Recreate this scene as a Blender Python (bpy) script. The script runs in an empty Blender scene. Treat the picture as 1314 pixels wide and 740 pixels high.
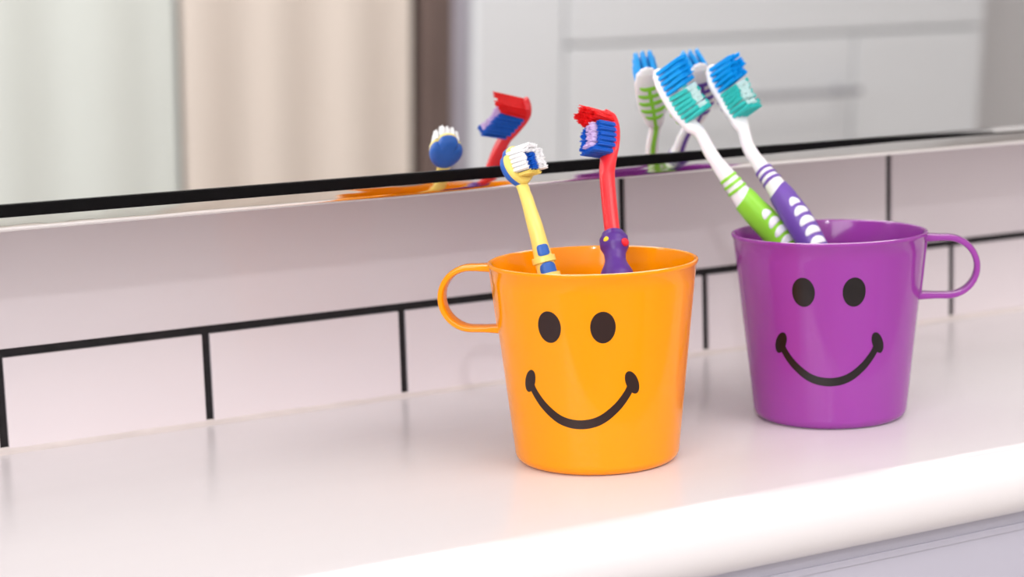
import bpy, bmesh, math, random
from mathutils import Vector as V, Matrix
random.seed(7)
C = bpy.context.scene.collection
PI = math.pi
rad = math.radians

# ------------------------------------------------------------------ materials
def mat(name, col, rough=.4, metal=0, ior=1.45, sss=0, coat=0, noise=None, bump=None, trans=0, sheen=0):
    m = bpy.data.materials.new(name); m.use_nodes = True
    nt = m.node_tree; b = nt.nodes['Principled BSDF']
    b.inputs['Base Color'].default_value = (*col, 1)
    b.inputs['Roughness'].default_value = rough
    b.inputs['Metallic'].default_value = metal
    b.inputs['IOR'].default_value = ior
    if sss:
        b.inputs['Subsurface Weight'].default_value = sss
        b.inputs['Subsurface Radius'].default_value = (1, .5, .25)
        b.inputs['Subsurface Scale'].default_value = .004
    if coat:
        b.inputs['Coat Weight'].default_value = coat; b.inputs['Coat Roughness'].default_value = .08
    if trans: b.inputs['Transmission Weight'].default_value = trans
    tc = nt.nodes.new('ShaderNodeTexCoord')
    if noise:
        sc, amt, stretch = noise
        mp = nt.nodes.new('ShaderNodeMapping'); mp.inputs['Scale'].default_value = stretch
        nt.links.new(tc.outputs['Object'], mp.inputs[0])
        n = nt.nodes.new('ShaderNodeTexNoise'); n.inputs['Scale'].default_value = sc; n.inputs['Detail'].default_value = 3
        nt.links.new(mp.outputs[0], n.inputs[0])
        r = nt.nodes.new('ShaderNodeValToRGB')
        r.color_ramp.elements[0].position = .3; r.color_ramp.elements[1].position = .7
        r.color_ramp.elements[0].color = (*[c*(1-amt) for c in col], 1)
        r.color_ramp.elements[1].color = (*[min(1, c*(1+amt)) for c in col], 1)
        nt.links.new(n.outputs[0], r.inputs[0]); nt.links.new(r.outputs[0], b.inputs['Base Color'])
    if bump:
        sc, st, stretch = bump
        mp = nt.nodes.new('ShaderNodeMapping'); mp.inputs['Scale'].default_value = stretch
        nt.links.new(tc.outputs['Object'], mp.inputs[0])
        n = nt.nodes.new('ShaderNodeTexNoise'); n.inputs['Scale'].default_value = sc
        nt.links.new(mp.outputs[0], n.inputs[0])
        bu = nt.nodes.new('ShaderNodeBump'); bu.inputs['Strength'].default_value = st; bu.inputs['Distance'].default_value = .001
        nt.links.new(n.outputs[0], bu.inputs['Height']); nt.links.new(bu.outputs[0], b.inputs['Normal'])
    return m
def hx(r, g, b):
    f = lambda c: (c/255/12.92 if c/255 <= .04045 else ((c/255+.055)/1.055)**2.4)
    return (f(r), f(g), f(b))

M = {}
M['tile'] = mat('tile_glaze', hx(221, 211, 214), .12, noise=(6, .012, (1, 1, 1)), bump=(25, .06, (1, 1, 1)))
M['grout'] = mat('black_grout', hx(30, 27, 29), .85, noise=(300, .3, (1, 1, 1)))
M['caulk'] = mat('cream_caulk', hx(214, 204, 200), .5, noise=(60, .06, (1, 3, 1)))
M['ledge'] = mat('white_gloss_paint', hx(228, 223, 224), .22, noise=(3, .012, (1, 3, 1)), bump=(9, .18, (.6, 3, 1)))
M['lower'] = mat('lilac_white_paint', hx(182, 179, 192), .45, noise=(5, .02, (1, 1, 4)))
M['mirror'] = mat('mirror_silver', (.93, .94, .935), .0, metal=1, noise=(2, .002, (1, 1, 1)))
M['black'] = mat('reflection_black', hx(10, 9, 11), .3, noise=(400, .2, (1, 1, 1)))
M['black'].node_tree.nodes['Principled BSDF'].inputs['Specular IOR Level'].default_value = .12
M['chrome'] = mat('chrome', (.86, .85, .83), .07, metal=1, noise=(8, .02, (1, 1, 1)), bump=(40, .25, (.6, 1, 4)))
M['cab'] = mat('cabinet_side_white', hx(225, 222, 222), .4, noise=(4, .02, (1, 1, 1)))
M['orange'] = mat('orange_plastic', hx(252, 152, 0), .12, sss=.06, noise=(30, .015, (1, 1, .3)))
M['orange'].node_tree.nodes['Principled BSDF'].inputs['Specular IOR Level'].default_value = .38
M['violet'] = mat('purple_plastic', hx(150, 60, 156), .12, sss=.08, noise=(30, .03, (1, 1, .3)))
M['ink'] = mat('black_print', hx(22, 14, 16), .3, noise=(200, .1, (1, 1, 1)))
M['brown_ink'] = mat('dark_brown_print', hx(40, 16, 12), .35, noise=(200, .1, (1, 1, 1)))
M['white'] = mat('white_plastic', hx(246, 240, 244), .25, sss=.2, noise=(50, .01, (1, 1, 1)))
M['green'] = mat('green_rubber', hx(146, 216, 60), .4, noise=(80, .04, (1, 1, 1)))
M['purple_rubber'] = mat('purple_rubber', hx(112, 76, 168), .4, noise=(80, .05, (1, 1, 1)))
M['yellow'] = mat('pale_yellow_plastic', hx(250, 224, 120), .3, sss=.2, noise=(60, .02, (1, 1, 1)))
M['blue_rubber'] = mat('blue_rubber', hx(42, 100, 190), .42, noise=(80, .05, (1, 1, 1)))
M['red'] = mat('red_plastic', hx(238, 48, 56), .28, sss=.15, noise=(60, .03, (1, 1, 1)))
M['dark_purple'] = mat('dark_purple_rubber', hx(88, 44, 140), .38, noise=(120, .1, (1, 1, 1)))
M['spot_yellow'] = mat('yellow_spot', hx(250, 214, 50), .4, noise=(80, .04, (1, 1, 1)))
M['spot_red'] = mat('red_spot', hx(235, 42, 58), .4, noise=(80, .04, (1, 1, 1)))
def bm_(name, c): return mat(name, c, .4, noise=(900, .08, (1, 1, 1)))
M['b_blue'] = bm_('bristle_bright_blue', hx(0, 172, 250)); M['b_teal'] = bm_('bristle_teal', hx(60, 212, 206))
M['b_aqua'] = bm_('bristle_pale_aqua', hx(226, 252, 250)); M['b_white'] = bm_('bristle_white', hx(254, 252, 254))
M['b_navy'] = bm_('bristle_royal_blue', hx(20, 98, 205)); M['b_red'] = bm_('bristle_red', hx(240, 24, 28))
M['b_lilac'] = bm_('bristle_lilac', hx(226, 200, 240)); M['b_yellow'] = bm_('bristle_yellow', hx(248, 222, 120))
M['wall'] = mat('room_wall_white', hx(226, 224, 224), .7, noise=(2, .01, (1, 1, 1)))
M['ceil'] = mat('ceiling_white', hx(238, 236, 234), .8, noise=(2, .01, (1, 1, 1)))
M['floor'] = mat('floor_pale_tile', hx(198, 190, 184), .5, noise=(3, .04, (1, 1, 1)))
M['sheer'] = mat('white_sheer_fabric', hx(228, 232, 225), .8, noise=(3, .02, (4, 1, .1)))
M['beige'] = mat('beige_fabric', hx(234, 221, 209), .8, noise=(4, .05, (4, 1, .08)))
M['jamb'] = mat('dark_brown_wood', hx(118, 100, 94), .5, noise=(12, .15, (6, 1, .4)))
M['post_shading'] = mat('lilac_grey_shading', hx(176, 170, 180), .5, noise=(6, .05, (3, 1, .4)))
M['cup'] = mat('cupboard_white', hx(243, 245, 247), .4, noise=(2, .01, (1, 1, 1)))
M['steel'] = mat('grey_painted_metal', hx(150, 150, 156), .45, metal=0, noise=(30, .05, (1, 1, 1)))
M['gap'] = mat('shadow_gap_grey', hx(214, 215, 218), .7, noise=(30, .05, (1, 1, 1)))

# ------------------------------------------------------------------ helpers
def obj(name, bm, m, parent=None, smooth=True, recalc=True):
    if recalc: bmesh.ops.recalc_face_normals(bm, faces=bm.faces)
    me = bpy.data.meshes.new(name); bm.to_mesh(me); bm.free()
    if smooth:
        for p in me.polygons: p.use_smooth = True
        try: me.set_sharp_from_angle(angle=rad(38))
        except Exception: pass
    for k in (m if isinstance(m, (list, tuple)) else [m]): me.materials.append(k)
    o = bpy.data.objects.new(name, me); C.objects.link(o)
    if parent:
        o.parent = parent; o.matrix_parent_inverse = Matrix.Translation(-parent.location) if parent.type == 'EMPTY' else parent.matrix_parent_inverse
    return o
def thing(name, label, cat, loc=(0, 0, 0), group=None):
    o = bpy.data.objects.new(name, None); C.objects.link(o); o.location = loc; o.empty_display_size = .01
    o['label'] = label; o['category'] = cat
    if group: o['group'] = group
    return o
def tag(o, label, cat, group=None):
    o['label'] = label; o['category'] = cat
    if group: o['group'] = group
    return o
def struct(o): o['kind'] = 'structure'; return o
def box(bm, x0, x1, y0, y1, z0, z1, bev=0, seg=2):
    r = bmesh.ops.create_cube(bm, size=1)
    vs = r['verts']
    for v in vs: v.co = V(((x0+x1)/2+v.co.x*(x1-x0), (y0+y1)/2+v.co.y*(y1-y0), (z0+z1)/2+v.co.z*(z1-z0)))
    if bev:
        es = list({e for v in vs for e in v.link_edges})
        bmesh.ops.bevel(bm, geom=es, offset=bev, segments=seg, affect='EDGES', profile=.6)
def rings(bm, rs, closed=True, cap0=True, cap1=True):
    L = [[bm.verts.new(p) for p in r] for r in rs]; n = len(L[0])
    for a, b in zip(L, L[1:]):
        for i in range(n if closed else n-1):
            j = (i+1) % n; bm.faces.new((a[i], a[j], b[j], b[i]))
    if cap0: bm.faces.new(L[0][::-1])
    if cap1: bm.faces.new(L[-1])
    return L
def extrude_profile(bm, prof, x0, x1, n=1):
    """closed (y,z) profile run along x"""
    rings(bm, [[(x0+(x1-x0)*k/n, y, z) for y, z in prof] for k in range(n+1)])

# ------------------------------------------------------------------ swept bodies
class Sweep:
    """a smooth body along a curve; each key = (t, halfwidth, halfthickness, shift along bristle side)"""
    def __init__(s, pts, bdir, keys):
        P = [V(p) for p in pts]; P = [P[0]*2-P[1]]+P+[P[-1]*2-P[-2]]
        s.c = []; N = 24
        for i in range(1, len(P)-2):
            for k in range(N):
                t = k/N; a, b, c, d = P[i-1:i+3]
                s.c.append(.5*((2*b)+(c-a)*t+(2*a-5*b+4*c-d)*t*t+(3*b-a-3*c+d)*t**3))
        s.c.append(P[-2])
        s.L = [0]
        for a, b in zip(s.c, s.c[1:]): s.L.append(s.L[-1]+(b-a).length)
        s.len = s.L[-1]; s.keys = keys; s.b = V(bdir).normalized()
    def at(s, l):
        l = max(0, min(s.len-1e-9, l))
        i = 0; lo, hi = 0, len(s.L)-1
        while hi-lo > 1:
            m = (lo+hi)//2
            if s.L[m] <= l: lo = m
            else: hi = m
        f = (l-s.L[lo])/(s.L[hi]-s.L[lo])
        p = s.c[lo].lerp(s.c[hi], f)
        def tn(i):
            i = max(1, min(len(s.c)-2, i)); return (s.c[i+1]-s.c[i-1]).normalized()
        t = tn(lo).lerp(tn(lo+1), f).normalized()
        n = (s.b-t*s.b.dot(t)).normalized(); w = t.cross(n)
        return p, t, n, w
    def size(s, l):
        k = s.keys
        if l <= k[0][0]: return k[0][1:]
        for a, b in zip(k, k[1:]):
            if l <= b[0]:
                f = (l-a[0])/(b[0]-a[0]); f = f*f*(3-2*f)
                return tuple(x+(y-x)*f for x, y in zip(a[1:], b[1:]))
        return k[-1][1:]
    def pt(s, l, phi, off=0):
        """phi=0 bristle side, 90 = side w"""
        p, t, n, w = s.at(l); a, h, sh = s.size(l)
        e = .85
        c, q = math.cos(phi), math.sin(phi)
        cn = math.copysign(abs(c)**e, c); cw = math.copysign(abs(q)**e, q)
        return p+n*(cn*(h+off)+sh)+w*cw*(a+off)
    def tube(s, bm, l0, l1, off=0, nl=60, nr=24, tip=0, slant=(0, 0), tap=.0008):
        rs = []
        for k in range(nl+1):
            f = k/nl; l = l0+(l1-l0)*f
            o = off
            rs.append([s.pt(l+(slant[0]*math.cos(2*PI*i/nr-slant[1]))*(1-f), 2*PI*i/nr, o) for i in range(nr)])
        if off:   # tuck the ends into the body
            rs.insert(0, [s.pt(l0-tap*.5+slant[0]*math.cos(2*PI*i/nr-slant[1]), 2*PI*i/nr, -off*2) for i in range(nr)])
            rs.append([s.pt(l1+tap*.5, 2*PI*i/nr, -off*2) for i in range(nr)])
        rings(bm, rs)
    def patch(s, bm, l, phi, dl, dphi, off=.0002, p=2.4, curve=0, nr=6, na=28, depth=.0006):
        """raised pad lying on the surface: half length dl, half angle dphi"""
        prev = None; c = bm.verts.new(s.pt(l, phi, off))
        fr = [(k+1)/nr for k in range(nr)]+[1.0]
        for k, f in enumerate(fr):
            o = -depth if k == nr else off*(1-.5*max(0, f-.8)/.2)
            R = []
            for i in range(na):
                a = 2*PI*i/na; ca, sa = math.cos(a), math.sin(a)
                x = math.copysign(abs(ca)**(2/p), ca)*f; y = math.copysign(abs(sa)**(2/p), sa)*f
                R.append(bm.verts.new(s.pt(l+dl*y+curve*x*x, phi+dphi*x, o)))
            for i in range(na):
                j = (i+1) % na
                if prev is None: bm.faces.new((c, R[i], R[j]))
                else: bm.faces.new((prev[i], R[i], R[j], prev[j]))
            prev = R
        bm.faces.new(prev[::-1])

def tuft(bm, base, d, u, v, length, r, n=15, splay=.12, rag=.045):
    """bundle of fine filaments"""
    for k in range(n):
        rr = r*math.sqrt((k+.5)/n); a = k*2.39996
        o = u*math.cos(a)*rr+v*math.sin(a)*rr
        fr = r*.3
        p0 = base+o; dd = (d+(o/r)*splay*random.uniform(.3, 1.1)+V([random.gauss(0, .006) for _ in range(3)])).normalized()
        p1 = p0+dd*length*(1+random.uniform(-rag, rag))
        rings(bm, [[p+(u*math.cos(PI/2.5*i)+v*math.sin(PI/2.5*i))*q for i in range(5)] for p, q in ((p0-d*.0004, fr), (p0.lerp(p1, .6), fr), (p1-dd*.0003, fr*.85), (p1, fr*.3))])

# ------------------------------------------------------------------ room shell
RX0, RX1, RY, RZ0, RZ1 = -1.5, 2.9, -2.32, -.88, 1.5
def slab(name, *a, m=None):
    bm = bmesh.new(); box(bm, *a); return struct(obj(name, bm, m, smooth=False))
slab('floor', RX0-.1, RX1+.1, RY-.1, .1, RZ0-.08, RZ0, m=M['floor'])
slab('ceiling', RX0-.1, RX1+.1, RY-.1, .1, RZ1, RZ1+.08, m=M['ceil'])
slab('wall_rear', RX0-.1, RX1+.1, RY-.1, RY, RZ0, RZ1, m=M['wall'])
slab('wall_right', RX1, RX1+.1, RY, .1, RZ0, RZ1, m=M['wall'])
# left wall with a window opening
bm = bmesh.new()
wy0, wy1, wz0, wz1 = -2.0, -.75, .05, 1.25
box(bm, RX0-.1, RX0, RY, wy0, RZ0, RZ1); box(bm, RX0-.1, RX0, wy1, .1, RZ0, RZ1)
box(bm, RX0-.1, RX0, wy0, wy1, RZ0, wz0); box(bm, RX0-.1, RX0, wy0, wy1, wz1, RZ1)
struct(obj('wall_left', bm, M['wall'], smooth=False))
bm = bmesh.new()
for a in ((wy0, wy0+.05, wz0, wz1), (wy1-.05, wy1, wz0, wz1), (wy0+.05, wy1-.05, wz0, wz0+.05), (wy0+.05, wy1-.05, wz1-.05, wz1), ((wy0+wy1)/2-.025, (wy0+wy1)/2+.025, wz0+.05, wz1-.05)):
    box(bm, RX0-.07, RX0-.02, a[0], a[1], a[2], a[3], .004)
struct(obj('window_1', bm, M['cup'], smooth=False))

# tiled wall: grout bed and glazed tiles of one mesh
G = .0036; gh = .0413
low = [-.73, -.64, -.55, -.46, -.367, -.275, -.1825, -.0938, -.0006, .083, .1650, .245, .3237, .404, .486, .568, .65, .73]
up = [-.55, -.29, .1179, .2810, .444, .607]
bm = bmesh.new()
box(bm, RX0, RX1, .0018, .1, RZ0, RZ1)
def tile(x0, x1, z0, z1): box(bm, x0+G/2, x1-G/2, 0, .004, z0, z1, .0005, 2)
for a, b in zip(low, low[1:]): tile(a, b, -.03, gh-G/2)
for a, b in zip(up, up[1:]): tile(a, b, gh+G/2, gh+.0985)
rows = gh+.1014
for a, b in zip(low, low[1:]): tile(a, b, rows, rows+.1)
for f in bm.faces:
    c = f.calc_center_median(); f.material_index = 1 if c.y > .0045 or abs(c.y-.0018) < 1e-5 else 0
wall = struct(obj('wall_tiled', bm, [M['tile'], M['grout']], smooth=False))
# cream caulk bead between ledge and tiles
bm = bmesh.new(); rs = []
nx = 160
for k in range(nx+1):
    x = -.73+1.46*k/nx; j = random.uniform(-.0002, .0003)
    rs.append([(x, y, z) for y, z in ((.0005, .0022+j), (-.0006, .0012+j), (-.0018+j, .0007), (-.0030-j, .0001), (-.0030, -.001), (.0005, -.001))])
rings(bm, rs); struct(obj('trim_1', bm, M['caulk']))

# lower front under the ledge
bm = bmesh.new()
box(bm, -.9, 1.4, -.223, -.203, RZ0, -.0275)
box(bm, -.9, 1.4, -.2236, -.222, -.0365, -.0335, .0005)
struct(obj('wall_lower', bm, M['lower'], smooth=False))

# ------------------------------------------------------------------ ledge
bm = bmesh.new()
prof = [(.0, 0.0)]
cy, hz = -.2255, .0138
for k in range(17):
    a = PI/2+PI*k/16; prof.append((cy+.0118*math.cos(a), -hz+hz*math.sin(a)))
prof += [(-.2, -.0276), (.0, -.0276)]
extrude_profile(bm, prof, -.9, 1.4, 1)
tag(obj('shelf', bm, M['ledge']), 'white glossy painted ledge with rounded front edge under both cups', 'shelf')

# ------------------------------------------------------------------ mirror (leans forward a little)
mir = thing('wall_mirror', 'wide wall mirror with a dark reflection built as a black strip and chrome lower trim above the ledge', 'mirror', (0, -.0785, .1))
tl = rad(2.5)
def mt(x, dy, dz):     # mirror frame coordinates: dz up the glass, dy outwards
    return V((x, -.0785-dz*math.sin(tl)-dy*math.cos(tl), .11+dz*math.cos(tl)-dy*math.sin(tl)))
X0, X1 = -.8, 1.1
def mbox(bm, x0, x1, o0, o1, z0, z1, z1b=None, z0b=None):
    z1b = z1 if z1b is None else z1b; z0b = z0 if z0b is None else z0b
    rings(bm, [[mt(x, o0, a), mt(x, o1, a), mt(x, o1, b), mt(x, o0, b)] for x, a, b in ((x0, z0, z1), (x1, z0b, z1b))])
bm = bmesh.new(); mbox(bm, X0, X1, -.003, 0, -.001, .72); obj('mirror_glass', bm, M['mirror'], mir, smooth=False)
bm = bmesh.new()
rings(bm, [[(x, .0+0, .102), (x, -.0755, .102), (x, -.0755-.72*math.sin(tl), .83), (x, 0, .83)] for x in (X0, X1)])
obj('mirror_body', bm, M['cab'], mir, smooth=False)
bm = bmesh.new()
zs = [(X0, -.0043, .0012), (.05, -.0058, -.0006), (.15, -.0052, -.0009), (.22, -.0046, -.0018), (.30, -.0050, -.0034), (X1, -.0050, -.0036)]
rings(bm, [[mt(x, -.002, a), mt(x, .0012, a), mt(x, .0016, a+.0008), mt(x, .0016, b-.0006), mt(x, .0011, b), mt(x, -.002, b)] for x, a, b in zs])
obj('dark_reflection', bm, M['black'], mir, smooth=False)  # dark reflection in the chrome edge, built as a tapering black strip
bm = bmesh.new()
pf = [(-.003, -.0102), (-.0002, -.0102), (.0005, -.0100), (.0010, -.0095), (.0013, -.0088), (.0014, -.0080), (.0015, -.0060), (.0015, -.0046), (.0015, -.0030), (-.003, -.0030)]
rings(bm, [[mt(x, a, b) for a, b in pf] for x in (X0, X1)])
obj('chrome_trim', bm, M['chrome'], mir)

# ------------------------------------------------------------------ cups
RT, RB, H, TH = .04, .03158, .07796, .0013
def crad(z): return RB+(RT-RB)*z/H
def cup(name, label, loc, face_deg, handle_deg, m, ink, group):
    t = thing(name, label, 'cup', loc, group)
    o = V(loc); bm = bmesh.new(); n = 96
    prof = [(0, .0016), (crad(0)*.72, .0016), (crad(0)*.80, .0009), (crad(0)*.82, 0), (crad(0)*.90, .0000)]
    rc = .0042
    for k in range(1, 7):
        a = PI/2*k/6; prof.append((crad(rc)-rc+rc*math.sin(a), rc-rc*math.cos(a)))
    for k in range(1, 13): z = rc+(H-.0022-rc)*k/12; prof.append((crad(z), z))
    prof += [(crad(H-.0019)+.00035, H-.0018), (crad(H)+.0005, H-.0008), (crad(H)+.00035, H-.0002), (crad(H)-.0003, H), (crad(H)-.0010, H-.0003), (crad(H)-TH, H-.0012)]
    for k in range(1, 12):
        z = H-.0012-(H-.0012-.0065)*k/11; prof.append((crad(z)-TH, z))
    prof += [(crad(.004)-TH-.0012, .0040), (crad(.004)-TH-.004, .0030), (0, .0030)]
    L = []
    for r, z in prof:
        if r == 0: L.append([bm.verts.new(o+V((0, 0, z)))])
        else: L.append([bm.verts.new(o+V((r*math.cos(2*PI*i/n), r*math.sin(2*PI*i/n), z))) for i in range(n)])
    for a, b in zip(L, L[1:]):
        for i in range(n):
            j = (i+1) % n
            if len(a) == 1: bm.faces.new((a[0], b[i], b[j]))
            elif len(b) == 1: bm.faces.new((a[i], b[0], a[j]))
            else: bm.faces.new((a[i], b[i], b[j], a[j]))
    obj('cup_body', bm, m, t)
    # ribbon handle loop
    th = rad(handle_deg); er = V((math.cos(th), math.sin(th), 0)); et = V((-er.y, er.x, 0)); ez = V((0, 0, 1))
    zt, zb = .0749, .0508; R = (zt-zb)/2; zc = (zt+zb)/2
    path = [(crad(zt)-.0008, zt), (crad(zt)+.003, zt), (crad(zt)+.006, zt)]
    cx = crad(zt)+.0205-R
    if cx > crad(zt)+.0065: path.append((cx, zt))
    for k in range(1, 20):
        a = PI/2-PI*k/20; path.append((cx+R*math.cos(a), zc+R*math.sin(a)))
    path += [(cx, zb), (crad(zb)+.006, zb), (crad(zb)+.002, zb), (crad(zb)-.0008, zb)]
    rs = []
    for i, (r, z) in enumerate(path):
        a = path[max(0, i-1)]; b = path[min(len(path)-1, i+1)]
        d = V((b[0]-a[0], b[1]-a[1])).normalized(); nn = V((-d.y, d.x))
        flare = max(0, 1-min(i, len(path)-1-i)/2.0)
        hw, ht = .0041+.0010*flare, .00135+.0004*flare
        R_ = []
        for q in range(16):
            an = 2*PI*q/16; c, s = math.cos(an), math.sin(an)
            u = math.copysign(abs(c)**.6, c)*hw; w = math.copysign(abs(s)**.6, s)*ht
            R_.append(o+er*(r+nn.x*w)+ez*(z+nn.y*w)+et*u)
        rs.append(R_)
    rings(bm := bmesh.new(), rs)
    obj('handle', bm, m, t)
    rs = []
    for k in range(21):
        z = zb-.0008+(zt-zb+.0016)*k/20; R_ = []
        for f, off in ((-1, -.0006), (-.93, .0006), (-.5, .0007), (0, .0007), (.5, .0007), (.93, .0006), (1, -.0006), (0, -.0006)):
            a = th+f*.0042/.038; R_.append(o+V(((crad(z)+off)*math.cos(a), (crad(z)+off)*math.sin(a), z)))
        rs.append(R_)
    rings(bm := bmesh.new(), rs)
    obj('handle_mount', bm, m, t)
    # printed face: conforming patches
    def sp(x, z, off=.00012):       # x = arc metres from face centre (to the viewer's right)
        a = rad(face_deg)+x/.0370
        r = crad(z)+off
        return o+V((r*math.cos(a), r*math.sin(a), z))
    def disc(cx, cz, rx, rz, tilt, nm, part_bm=None, offs=.00012, sq=2.0):
        b = part_bm or bmesh.new(); prev = None; c = b.verts.new(sp(cx, cz, offs)); na = 40
        for k in range(1, 5):
            R = []
            for i in range(na):
                an = 2*PI*i/na; ca, sa = math.cos(an), math.sin(an)
                x, z = math.copysign(abs(ca)**(2/sq), ca)*rx*k/4, math.copysign(abs(sa)**(2/sq), sa)*rz*k/4
                x, z = x*math.cos(tilt)-z*math.sin(tilt), x*math.sin(tilt)+z*math.cos(tilt)
                R.append(b.verts.new(sp(cx+x, cz+z, offs)))
            for i in range(na):
                j = (i+1) % na
                b.faces.new((c, R[i], R[j]) if prev is None else (prev[i], R[i], R[j], prev[j]))
            prev = R
        if part_bm is None: obj(nm, b, ink, t, recalc=False)
    D = .0370*PI/180
    disc(-15.4*D, .0579, .0046, .0060, 0, 'printed_eye'); disc(15.4*D, .0579, .0046, .0060, 0, 'printed_eye')
    b = bmesh.new()
    ctl = [(-32.5, .0356), (-29.6, .0318), (-22.7, .0267), (-12.3, .0222), (0, .0207), (12.3, .0222), (22.7, .0267), (29.6, .0318), (32.5, .0356)]
    P = [V((a*D, z)) for a, z in ctl]; P = [P[0]*2-P[1]]+P+[P[-1]*2-P[-2]]
    c2 = []
    for i in range(1, len(P)-2):
        for k in range(10):
            u = k/10; a, bb, cc, d = P[i-1:i+3]
            c2.append(.5*((2*bb)+(cc-a)*u+(2*a-5*bb+4*cc-d)*u*u+(3*bb-a-3*cc+d)*u**3))
    c2.append(P[-2]); N = len(c2); prev = None
    for i, p in enumerate(c2):
        q0, q1 = c2[max(0, i-1)], c2[min(N-1, i+1)]; d = (q1-q0).normalized(); nn = V((-d.y, d.x))
        hw = .00145+.00030*math.sin(PI*i/(N-1))
        row = [b.verts.new(sp(*(p+nn*hw*f))) for f in (-1, -.33, .33, 1)]
        if prev:
            for k in range(3): b.faces.new((prev[k], row[k], row[k+1], prev[k+1]))
        prev = row
    disc(-32.9*D, .0362, .0025, .0048, rad(-26), '', b, .00014); disc(32.9*D, .0362, .0025, .0048, rad(26), '', b, .00014)
    obj('printed_smile', b, ink, t, recalc=False)
    return t
OC = (.01084, -.14872, 0); PC = (.12985, -.14216, 0)
cup('cup', 'orange plastic cup with printed smiley face and loop handle on the left', OC, -131.6, 139, M['orange'], M['brown_ink'], 'smiley cups on the ledge')
cup('cup', 'purple plastic cup with printed smiley face and loop handle on the right', PC, -128.4, -38.4, M['violet'], M['ink'], 'smiley cups on the ledge')

# ------------------------------------------------------------------ toothbrushes
VR = V((.8753, -.4825, -.0312)); VU = V((.1007, .119, .9878)); VB = V((-.4729, -.8678, .1528))   # room axes seen facing the mirror corner
GRP = 'toothbrushes standing in the cups'
def phi_of(s, l, d):
    p, t, n, w = s.at(l); return math.atan2(d.dot(w), d.dot(n))

def adult_brush(label, pts, bdir, col, slot_dir, lr, lg, ls):
    t = thing('toothbrush', label, 'toothbrush', pts[-1], GRP)
    m = 1e-3
    # keys: length from head tip
    keys = [(0, .0008, .0006, -.0012), (.0008, .0028, .0014, -.0012), (.003, .0049, .0021, -.0012), (.008, .0062, .0023, -.0012), (.020, .0062, .0023, -.0012), (.028, .0044, .0025, -.001),
            (.034, .0026, .0024, 0), (.046, .0027, .0028, 0), (.056, .0034, .0036, 0), (.062, .0037, .0041, 0), (.070, .0047, .0050, 0), (.080, .0052, .0055, 0), (.100, .0053, .0053, 0), (.13, .0050, .0048, 0), (.16, .0052, .0048, 0), (.195, .0045, .004, 0)]
    s = Sweep(pts, bdir, keys)
    Lg = s.len
    keys += [(Lg-.004, .0042, .0038, 0), (Lg, .001, .001, 0)] if Lg > .197 else []
    s.keys = [k for k in keys if k[0] <= Lg]
    if s.keys[-1][0] < Lg: s.keys.append((Lg, .0015, .0015, 0))
    bm = bmesh.new()
    rs = []
    NL = 150
    for k in range(NL+1):
        l = Lg*(k/NL)**1.25
        rs.append([s.pt(l, 2*PI*i/28) for i in range(28)])
    rings(bm, rs); obj('brush_body', bm, M['white'], t)
    g = bmesh.new(); ph = phi_of(s, .072, -VR+VU*.2)
    s.tube(g, lg, Lg-.012, .0004, nl=70, nr=28, slant=(.0016, ph)); grip = obj('grip', g, M[col], t)
    for k in range(3):
        g = bmesh.new(); l = lr+.0030*k
        s.tube(g, l, l+.0012, .00035, nl=3, nr=28, tap=.0004); obj('neck_ring', g, M[col], t)
    for k in range(12):
        l = ls+.0047*k
        if l > Lg-.02: break
        g = bmesh.new(); wv = (.50, .66, .74, .74)[min(k, 3)]
        s.patch(g, l, phi_of(s, l, slot_dir), .0017, wv, .0007, p=2.3, curve=.0012); obj('grip_slot', g, M['white'], t)
    # rubber fishbone on the back of the head
    g = bmesh.new()
    rs = []
    for k in range(61):
        l = .0085+(lg+.002-.0085)*k/60; hw = .20 if l < .03 else .38
        a, h, sh = s.size(l)
        R = []
        for q in range(7): R.append(s.pt(l, PI+hw*(q-3)/3*min(1, .0032/a), .00035*(1-((q-3)/3)**4)-.0001))
        R += [s.pt(l, PI+hw*.9*min(1, .0032/a), -.0006), s.pt(l, PI-hw*.9*min(1, .0032/a), -.0006)]
        rs.append(R)
    rings(g, rs)
    for k in range(5):
        l = .0095+.0037*k; hw = (.62, .9, 1.0, .95, .7)[k]
        s.patch(g, l, PI, .0009, hw, .0005, p=3, curve=-.0010, na=32)
    obj('back_rib', g, M[col], t)
    # tufts
    zones = {'blue_bristles': (bmesh.new(), M['b_blue']), 'teal_bristles': (bmesh.new(), M['b_teal']), 'pale_bristles': (bmesh.new(), M['b_aqua'])}
    for r in range(11):
        l = .0022+.00236*r
        p, tt, n, w = s.at(l)
        half = min(.0048, s.size(l)[0]-.0008)
        nc = 3 if r == 0 else 4 if r in (1, 10) else 5
        for c in range(nc):
            f = (c/(nc-1)-.5)*2
            a, h, sh = s.size(l); base = p+n*(h+sh-.0006)+w*(f*half*.9)
            if r < 5: zn = 'blue_bristles'; ln = .0126-.0005*r
            else:
                zn = 'teal_bristles' if abs(f) > .6 or r == 10 else 'pale_bristles'
                ln = .0095 if zn == 'teal_bristles' else .0102
            if r == 10: ln = .0105
            d = (n-tt*(.14 if r < 5 else -.06 if r > 8 else .03)).normalized()
            tuft(zones[zn][0], base, d, tt, w, ln*random.uniform(.95, 1.06), .00088, n=13, splay=.02)
    for k, (b, mm) in zones.items(): obj(k, b, mm, t)
    return t

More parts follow.
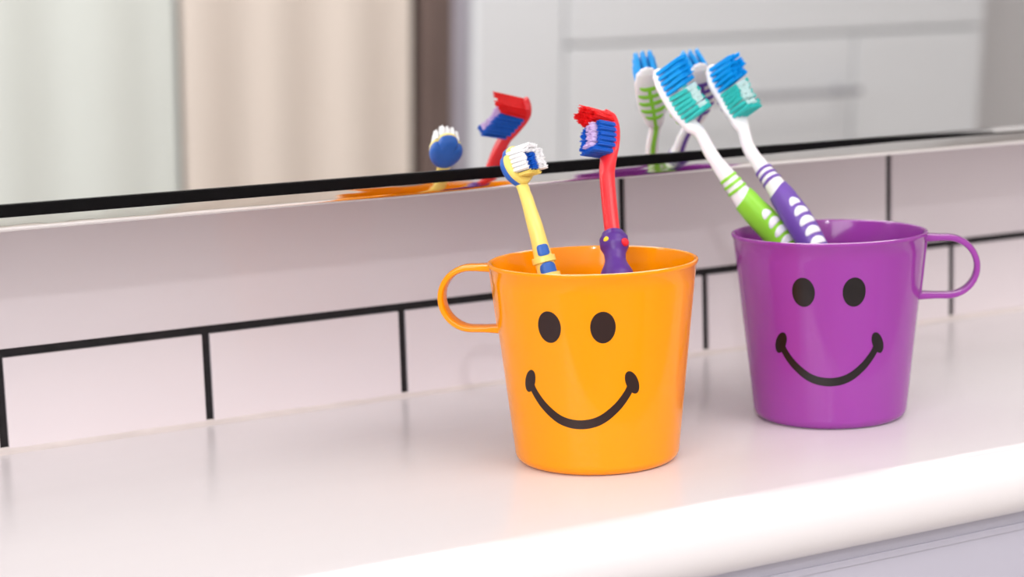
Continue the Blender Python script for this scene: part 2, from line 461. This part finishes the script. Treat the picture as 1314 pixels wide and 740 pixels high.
gb = V((.30, -.75, .57))
adult_brush('green and white toothbrush leaning left in the purple cup, nearer its left rim',
    [(0.0843, -0.0850, 0.1464), (0.0881, -0.0880, 0.1364), (0.0918, -0.0905, 0.1284), (0.0948, -0.0935, 0.1227), (0.0975, -0.0965, 0.1180), (0.0995, -0.1015, 0.1095), (0.1035, -0.1070, 0.1003), (0.1107, -0.1130, 0.0879), (0.1221, -0.1200, 0.0716), (.133, -.130, .0400), (.144, -.142, .0060)],
    gb, 'green', VB*.95+(VR*.85+VU*.5)*.38, .0555, .0665, .0770)
adult_brush('purple and white toothbrush leaning left in the purple cup beside the green one',
    [(0.1121, -0.0855, 0.1469), (0.1144, -0.0878, 0.1387), (0.1175, -0.0908, 0.1310), (0.1189, -0.0950, 0.1236), (0.1184, -0.0985, 0.1185), (0.1175, -0.1035, 0.1111), (0.1192, -0.1100, 0.1033), (0.1219, -0.1205, 0.0919), (0.1274, -0.1335, 0.0724), (.133, -.148, .0400), (.139, -.160, .0060)],
    V((.13, -.80, .58)), 'purple_rubber', VB*.95+(VR*.85+VU*.4)*.42, .0535, .0650, .0735)

# --- small red brush with purple creature handle
t = thing('toothbrush', 'small red toothbrush with a purple spotted figure handle in the orange cup', 'toothbrush', (.017, -.168, .004), GRP)
pts = [(.0390, -.1100, .1305), (.0410, -.1115, .1285), (.0413, -.1145, .1246), (.0393, -.1180, .1195), (.0359, -.1215, .1137), (.0338, -.1235, .1078), (.0322, -.1268, .0994), (.0301, -.1320, .0876), (.0289, -.1355, .0812), (.0263, -.1410, .0709), (.022, -.153, .0400), (.0175, -.166, .0050)]
s = Sweep(pts, (-.96, -.26, .06), [(0, .0010, .0010, 0), (.0015, .0036, .0016, 0), (.005, .0050, .0018, 0), (.018, .0050, .0018, 0), (.025, .0036, .0026, 0), (.030, .0029, .0030, 0), (.05, .0029, .0029, 0), (.09, .0034, .0034, 0), (.3, .004, .004, 0)])
bm = bmesh.new(); rings(bm, [[s.pt(s.len*(k/100)**1.2, 2*PI*i/24) for i in range(24)] for k in range(101)]); obj('brush_body', bm, M['red'], t)
def near(s, z): 
    l = 0
    while s.at(l)[0].z > z and l < s.len: l += .0002
    return l
lh = near(s, .0868)
s2 = Sweep(pts, (-.96, -.26, .06), [(lh-.0001, .0008, .0008, 0), (lh+.0004, .0024, .0024, 0), (lh+.0018, .0041, .0041, 0), (lh+.0045, .0054, .0054, 0), (lh+.0075, .0055, .0054, 0), (lh+.0115, .0041, .0040, 0), (lh+.0135, .0040, .0039, 0), (lh+.020, .0064, .0060, 0), (lh+.03, .0072, .0066, 0), (lh+.045, .0060, .0056, 0), (lh+.06, .0066, .0060, 0), (lh+.08, .006, .0055, 0), (s.len-.002, .005, .005, 0), (s.len, .001, .001, 0)])
bm = bmesh.new(); rings(bm, [[s2.pt(lh+(s.len-lh)*k/120, 2*PI*i/28) for i in range(28)] for k in range(121)])
fig = obj('figure_handle', bm, M['dark_purple'], t)
def spot(s, l, d, r, m, nm, par, off=.0003):
    g = bmesh.new(); s.patch(g, l, phi_of(s, l, d.normalized()), r, r/s.size(l)[0], off, p=2); o = obj(nm, g, m, par)
    return o
spot(s2, lh+.0062, VB-VR*.75, .0011, M['spot_yellow'], 'yellow_spot', t)
spot(s2, lh+.0078, VB+VR*1.0, .0017, M['spot_red'], 'red_spot', t, .0006)
zones = {'red_bristles': (bmesh.new(), M['b_red']), 'blue_bristles': (bmesh.new(), M['b_navy']), 'lilac_bristles': (bmesh.new(), M['b_lilac'])}
def camside(w): return 1 if w.dot(VB) > 0 else -1
for r in range(9):
    l = .0018+.00245*r
    p, tt, n, w = s.at(l); a, h, sh = s.size(l)
    for c in range(4):
        f = (c/3-.5)*2; near_cam = f*camside(w) > .5; mid = f*camside(w) > -.5 and not near_cam
        base = p+n*(h-.0006)+w*f*(a-.0014)
        if r < 3: zn, ln, d = 'red_bristles', .0130-.0010*r, V((-.93, -.22, .20+.04*r))
        else:
            zn = 'lilac_bristles' if mid and r < 8 else 'blue_bristles'; ln = .0094 if near_cam else .0114
            if r == 8: ln = .0108
            d = V((-.93, -.22, .18))
        tuft(zones[zn][0], base, d.normalized(), tt, w, ln*random.uniform(.94, 1.06), .00098, n=13, splay=.03)
for k, (b, mm) in zones.items(): obj(k, b, mm, t)

# --- small yellow brush with blue rubber back
t = thing('toothbrush', 'small yellow toothbrush with blue rubber back and white bristles in the orange cup', 'toothbrush', (.010, -.152, .004), GRP)
pts = [(0.0005, -0.1060, 0.1183), (0.0006, -0.1105, 0.1118), (0.0011, -0.1135, 0.1045), (0.0010, -0.1165, 0.0986), (0.0016, -0.1220, 0.0869), (0.0031, -0.1262, 0.0724), (.006, -.137, .0400), (.0100, -.149, .0050)]
yb = V((.25, -.88, .36))
s = Sweep(pts, yb, [(0, .0012, .0008, -.001), (.006, .003, .0016, -.001), (.014, .003, .0018, -.001), (.018, .0025, .0021, -.0004), (.022, .0025, .0024, 0), (.035, .0030, .0029, 0), (.052, .0038, .0036, 0), (.09, .0042, .004, 0), (.2, .004, .004, 0)])
bm = bmesh.new(); rings(bm, [[s.pt(.004+(s.len-.004)*k/90, 2*PI*i/24) for i in range(24)] for k in range(91)]); obj('brush_body', bm, M['yellow'], t)
p, tt, n, w = s.at(.0072)
if w.dot(VR) < 0: w = -w
up = -tt
outline = [(0, 8.3), (-1.9, 8.0), (-3.4, 7.0), (-4.1, 5.6), (-4.2, 4.2), (-4.6, 4.4), (-5.9, 3.9), (-7.0, 2.0), (-7.2, -.5), (-6.6, -3.4), (-5.2, -5.9), (-3.4, -7.4), (-2.2, -8.4), (0, -8.8)]
outline = outline+[(-a, b) for a, b in outline[-2:0:-1]]
def smooth_poly(pl, it=2):
    for _ in range(it):
        q = []
        for i in range(len(pl)):
            a, b = pl[i], pl[(i+1) % len(pl)]
            q += [(a[0]*.75+b[0]*.25, a[1]*.75+b[1]*.25), (a[0]*.25+b[0]*.75, a[1]*.25+b[1]*.75)]
        pl = q
    return pl
outl = smooth_poly(outline)
def plate(layers, name, m, groove=False):
    bm = bmesh.new(); rs = []
    for sc, z in layers:
        rs.append([p+w*(x*sc*1e-3)+up*(y*sc*1e-3)+n*z for x, y in outl])
    rings(bm, rs); return obj(name, bm, m, t)
plate([(.55, -.0022), (.86, -.0018), (.96, -.0012), (.975, 0), (.96, .0012), (.90, .0018), (.55, .0019)], 'head_plate', M['yellow'])
back = plate([(.3, -.0048), (.62, -.0045), (.86, -.0036), (.98, -.0024), (1.0, -.0012), (.985, -.0004), (.9, -.0002)], 'back_cover', M['blue_rubber'])
zones = {'white_bristles': (bmesh.new(), M['b_white']), 'blue_bristles': (bmesh.new(), M['b_navy']), 'yellow_bristles': (bmesh.new(), M['b_yellow'])}
for r in range(7):
    y = -.0050+.0018*r
    for c in range(5):
        x = -.0044+.0022*c
        if r in (0, 6) and c in (0, 4): continue
        if r == 0: zn, ln = 'yellow_bristles', .0062
        elif c in (1, 2) and 1 <= r <= 4: zn, ln = ('blue_bristles', .0080 if c == 2 else .0065)
        elif c == 0: zn, ln = 'white_bristles', .0078
        elif c >= 3: zn, ln = 'white_bristles', .0084
        else: zn, ln = 'white_bristles', .0088
        if r == 6: ln += .0006
        tuft(zones[zn][0], p+w*x+up*y+n*.0014, V((.36, -.88, .27)).normalized(), w, up, ln*random.uniform(.95, 1.05), .0009, n=13, splay=.02)
for k, (b, mm) in zones.items(): obj(k, b, mm, t)
def lz(z): return near(s, z)
g = bmesh.new(); l = (lz(.0818)+lz(.0775))/2; s.patch(g, l, phi_of(s, l, VB+VR*.2), (lz(.0775)-lz(.0818))/2, .75, .0004, p=4, na=36); obj('blue_panel', g, M['blue_rubber'], t)
g = bmesh.new(); s.tube(g, lz(.0773), lz(.0750), .0009, nl=6, nr=24); obj('handle_band', g, M['yellow'], t)
g = bmesh.new(); l = (lz(.0748)+lz(.0690))/2; s.patch(g, l, phi_of(s, l, VB+VR*.25), (lz(.0690)-lz(.0748))/2, .95, .0005, p=2.6, na=36); obj('blue_panel', g, M['blue_rubber'], t)
g = bmesh.new(); s.tube(g, lz(.0705), lz(.0680), .0010, nl=6, nr=24); obj('handle_band', g, M['yellow'], t)

# ------------------------------------------------------------------ far side of the room (seen in the mirror)
def curtain(x0, x1, y, z0, z1, m, label, amp, folds):
    bm = bmesh.new(); N = folds*14; fr = []; bk = []
    for k in range(N+1):
        x = x0+(x1-x0)*k/N; a = 2*PI*folds*k/N
        yy = y+amp*math.sin(a)+amp*.4*math.sin(a*.37+1)
        fr.append((x, yy)); bk.append((x, yy-.004))
    pr = fr+bk[::-1]
    rings(bm, [[(a, b, z) for a, b in pr] for z in (z0, z1)])
    return tag(obj('curtain', bm, m), label, 'curtain')
curtain(-.3, .615, -2.24, RZ0+.03, 1.40, M['sheer'], 'white curtain reflected in the left end of the mirror', .005, 6)
curtain(.62, 1.012, -2.225, RZ0+.03, 1.40, M['beige'], 'beige curtain reflected in the mirror beside the dark post', .006, 3)
bm = bmesh.new(); box(bm, 1.028, 1.078, RY, -2.20, RZ0, 1.42, .004)
struct(obj('trim_2', bm, M['jamb'], smooth=False))
bm = bmesh.new(); box(bm, 1.0785, 1.108, RY, -2.20, RZ0, 1.42, .004)
struct(obj('trim_3', bm, M['post_shading'], smooth=False))  # mid-tone strip painting the soft shading from dark post to pale cupboard
cb = thing('cupboard', 'tall white cupboard with bar handle reflected in the right of the mirror', 'cupboard', (1.7, -2.2, RZ0))
bm = bmesh.new(); box(bm, 1.110, 2.22, RY+.001, -2.20, RZ0, 1.40, .003); obj('cupboard_body', bm, M['gap'], cb, smooth=False)
for a in ((1.113, 1.280, RZ0+.02, 1.39), (1.286, 1.902, RZ0+.02, -.098), (1.908, 2.216, RZ0+.02, -.098), (1.286, 2.216, -.092, 1.39)):
    bm = bmesh.new(); box(bm, a[0], a[1], -2.20, -2.182, a[2], a[3], .003); d = obj('cupboard_door', bm, M['cup'], cb, smooth=False)
bm = bmesh.new()
bx0, bx1, bz = 1.42, 1.895, -.198
rings(bm, [[(x, -2.150+.006*math.cos(2*PI*i/16), bz+.006*math.sin(2*PI*i/16)) for i in range(16)] for x in (bx0, bx1)])
for x in (bx0+.03, bx1-.03):
    rings(bm, [[(x+.006*math.cos(2*PI*i/12), yy, bz+.006*math.sin(2*PI*i/12)) for i in range(12)] for yy in (-2.183, -2.152)])
obj('bar_handle', bm, M['steel'], cb)

# ------------------------------------------------------------------ light
def area(name, loc, target, sx, sy, power, col):
    l = bpy.data.lights.new(name, 'AREA'); l.shape = 'RECTANGLE'; l.size = sx; l.size_y = sy; l.energy = power; l.color = col
    o = bpy.data.objects.new(name, l); C.objects.link(o); o.location = loc
    o.rotation_euler = (V(target)-V(loc)).to_track_quat('-Z', 'Y').to_euler(); return o
area('window_daylight', (RX0-.015, (wy0+wy1)/2, (wz0+wz1)/2), (1, (wy0+wy1)/2, (wz0+wz1)/2), wy1-wy0-.1, wz1-wz0-.1, 24, (.98, .98, 1))
area('ceiling_fill', (1.0, -1.6, RZ1-.01), (1.0, -1.6, 0), 2.2, .8, 32, (1, .955, .94))  # unseen overhead fill, added to brighten the rear room and the ledge
k = bpy.data.lights.new('key_lamp', 'POINT'); k.energy = 12.5; k.shadow_soft_size = .02; k.color = (.97, .98, 1)
ko = bpy.data.objects.new('key_lamp', k); C.objects.link(ko)
kd = V((.46, .785, -.40)).normalized(); ko.location = V((-.034, -.109, .0625))-kd*1.6
w_ = bpy.data.worlds.new('world'); bpy.context.scene.world = w_; w_.use_nodes = True
nt = w_.node_tree; sky = nt.nodes.new('ShaderNodeTexSky'); sky.sky_type = 'HOSEK_WILKIE'; sky.sun_direction = (-.3, .4, .85)
nt.links.new(sky.outputs[0], nt.nodes['Background'].inputs[0]); nt.nodes['Background'].inputs[1].default_value = .6

# ------------------------------------------------------------------ camera
cam = bpy.data.cameras.new('camera'); co = bpy.data.objects.new('camera', cam); C.objects.link(co)
cam.sensor_width = 36; cam.lens = 2446.36861/1314*36; cam.clip_start = .02
yaw, pitch, roll = .49894, .15336, -.03154
fw = V((math.sin(yaw)*math.cos(pitch), math.cos(yaw)*math.cos(pitch), -math.sin(pitch)))
r = fw.cross(V((0, 0, 1))).normalized(); u = r.cross(fw)
r, u = r*math.cos(roll)+u*math.sin(roll), u*math.cos(roll)-r*math.sin(roll)
R = Matrix((r, u, -fw)).transposed()
co.matrix_world = Matrix.Translation(V((-.36351, -.77035, .17963))) @ R.to_4x4()
cam.dof.use_dof = True; cam.dof.aperture_fstop = 8.5
cam.dof.focus_distance = (V((.0, -.15, .06))-co.location).dot(fw)-.01
sc = bpy.context.scene; sc.camera = co
sc.view_settings.view_transform = 'Standard'; sc.view_settings.look = 'None'
sc.view_settings.gamma = 1; sc.view_settings.use_curve_mapping = False; sc.view_settings.exposure = 0
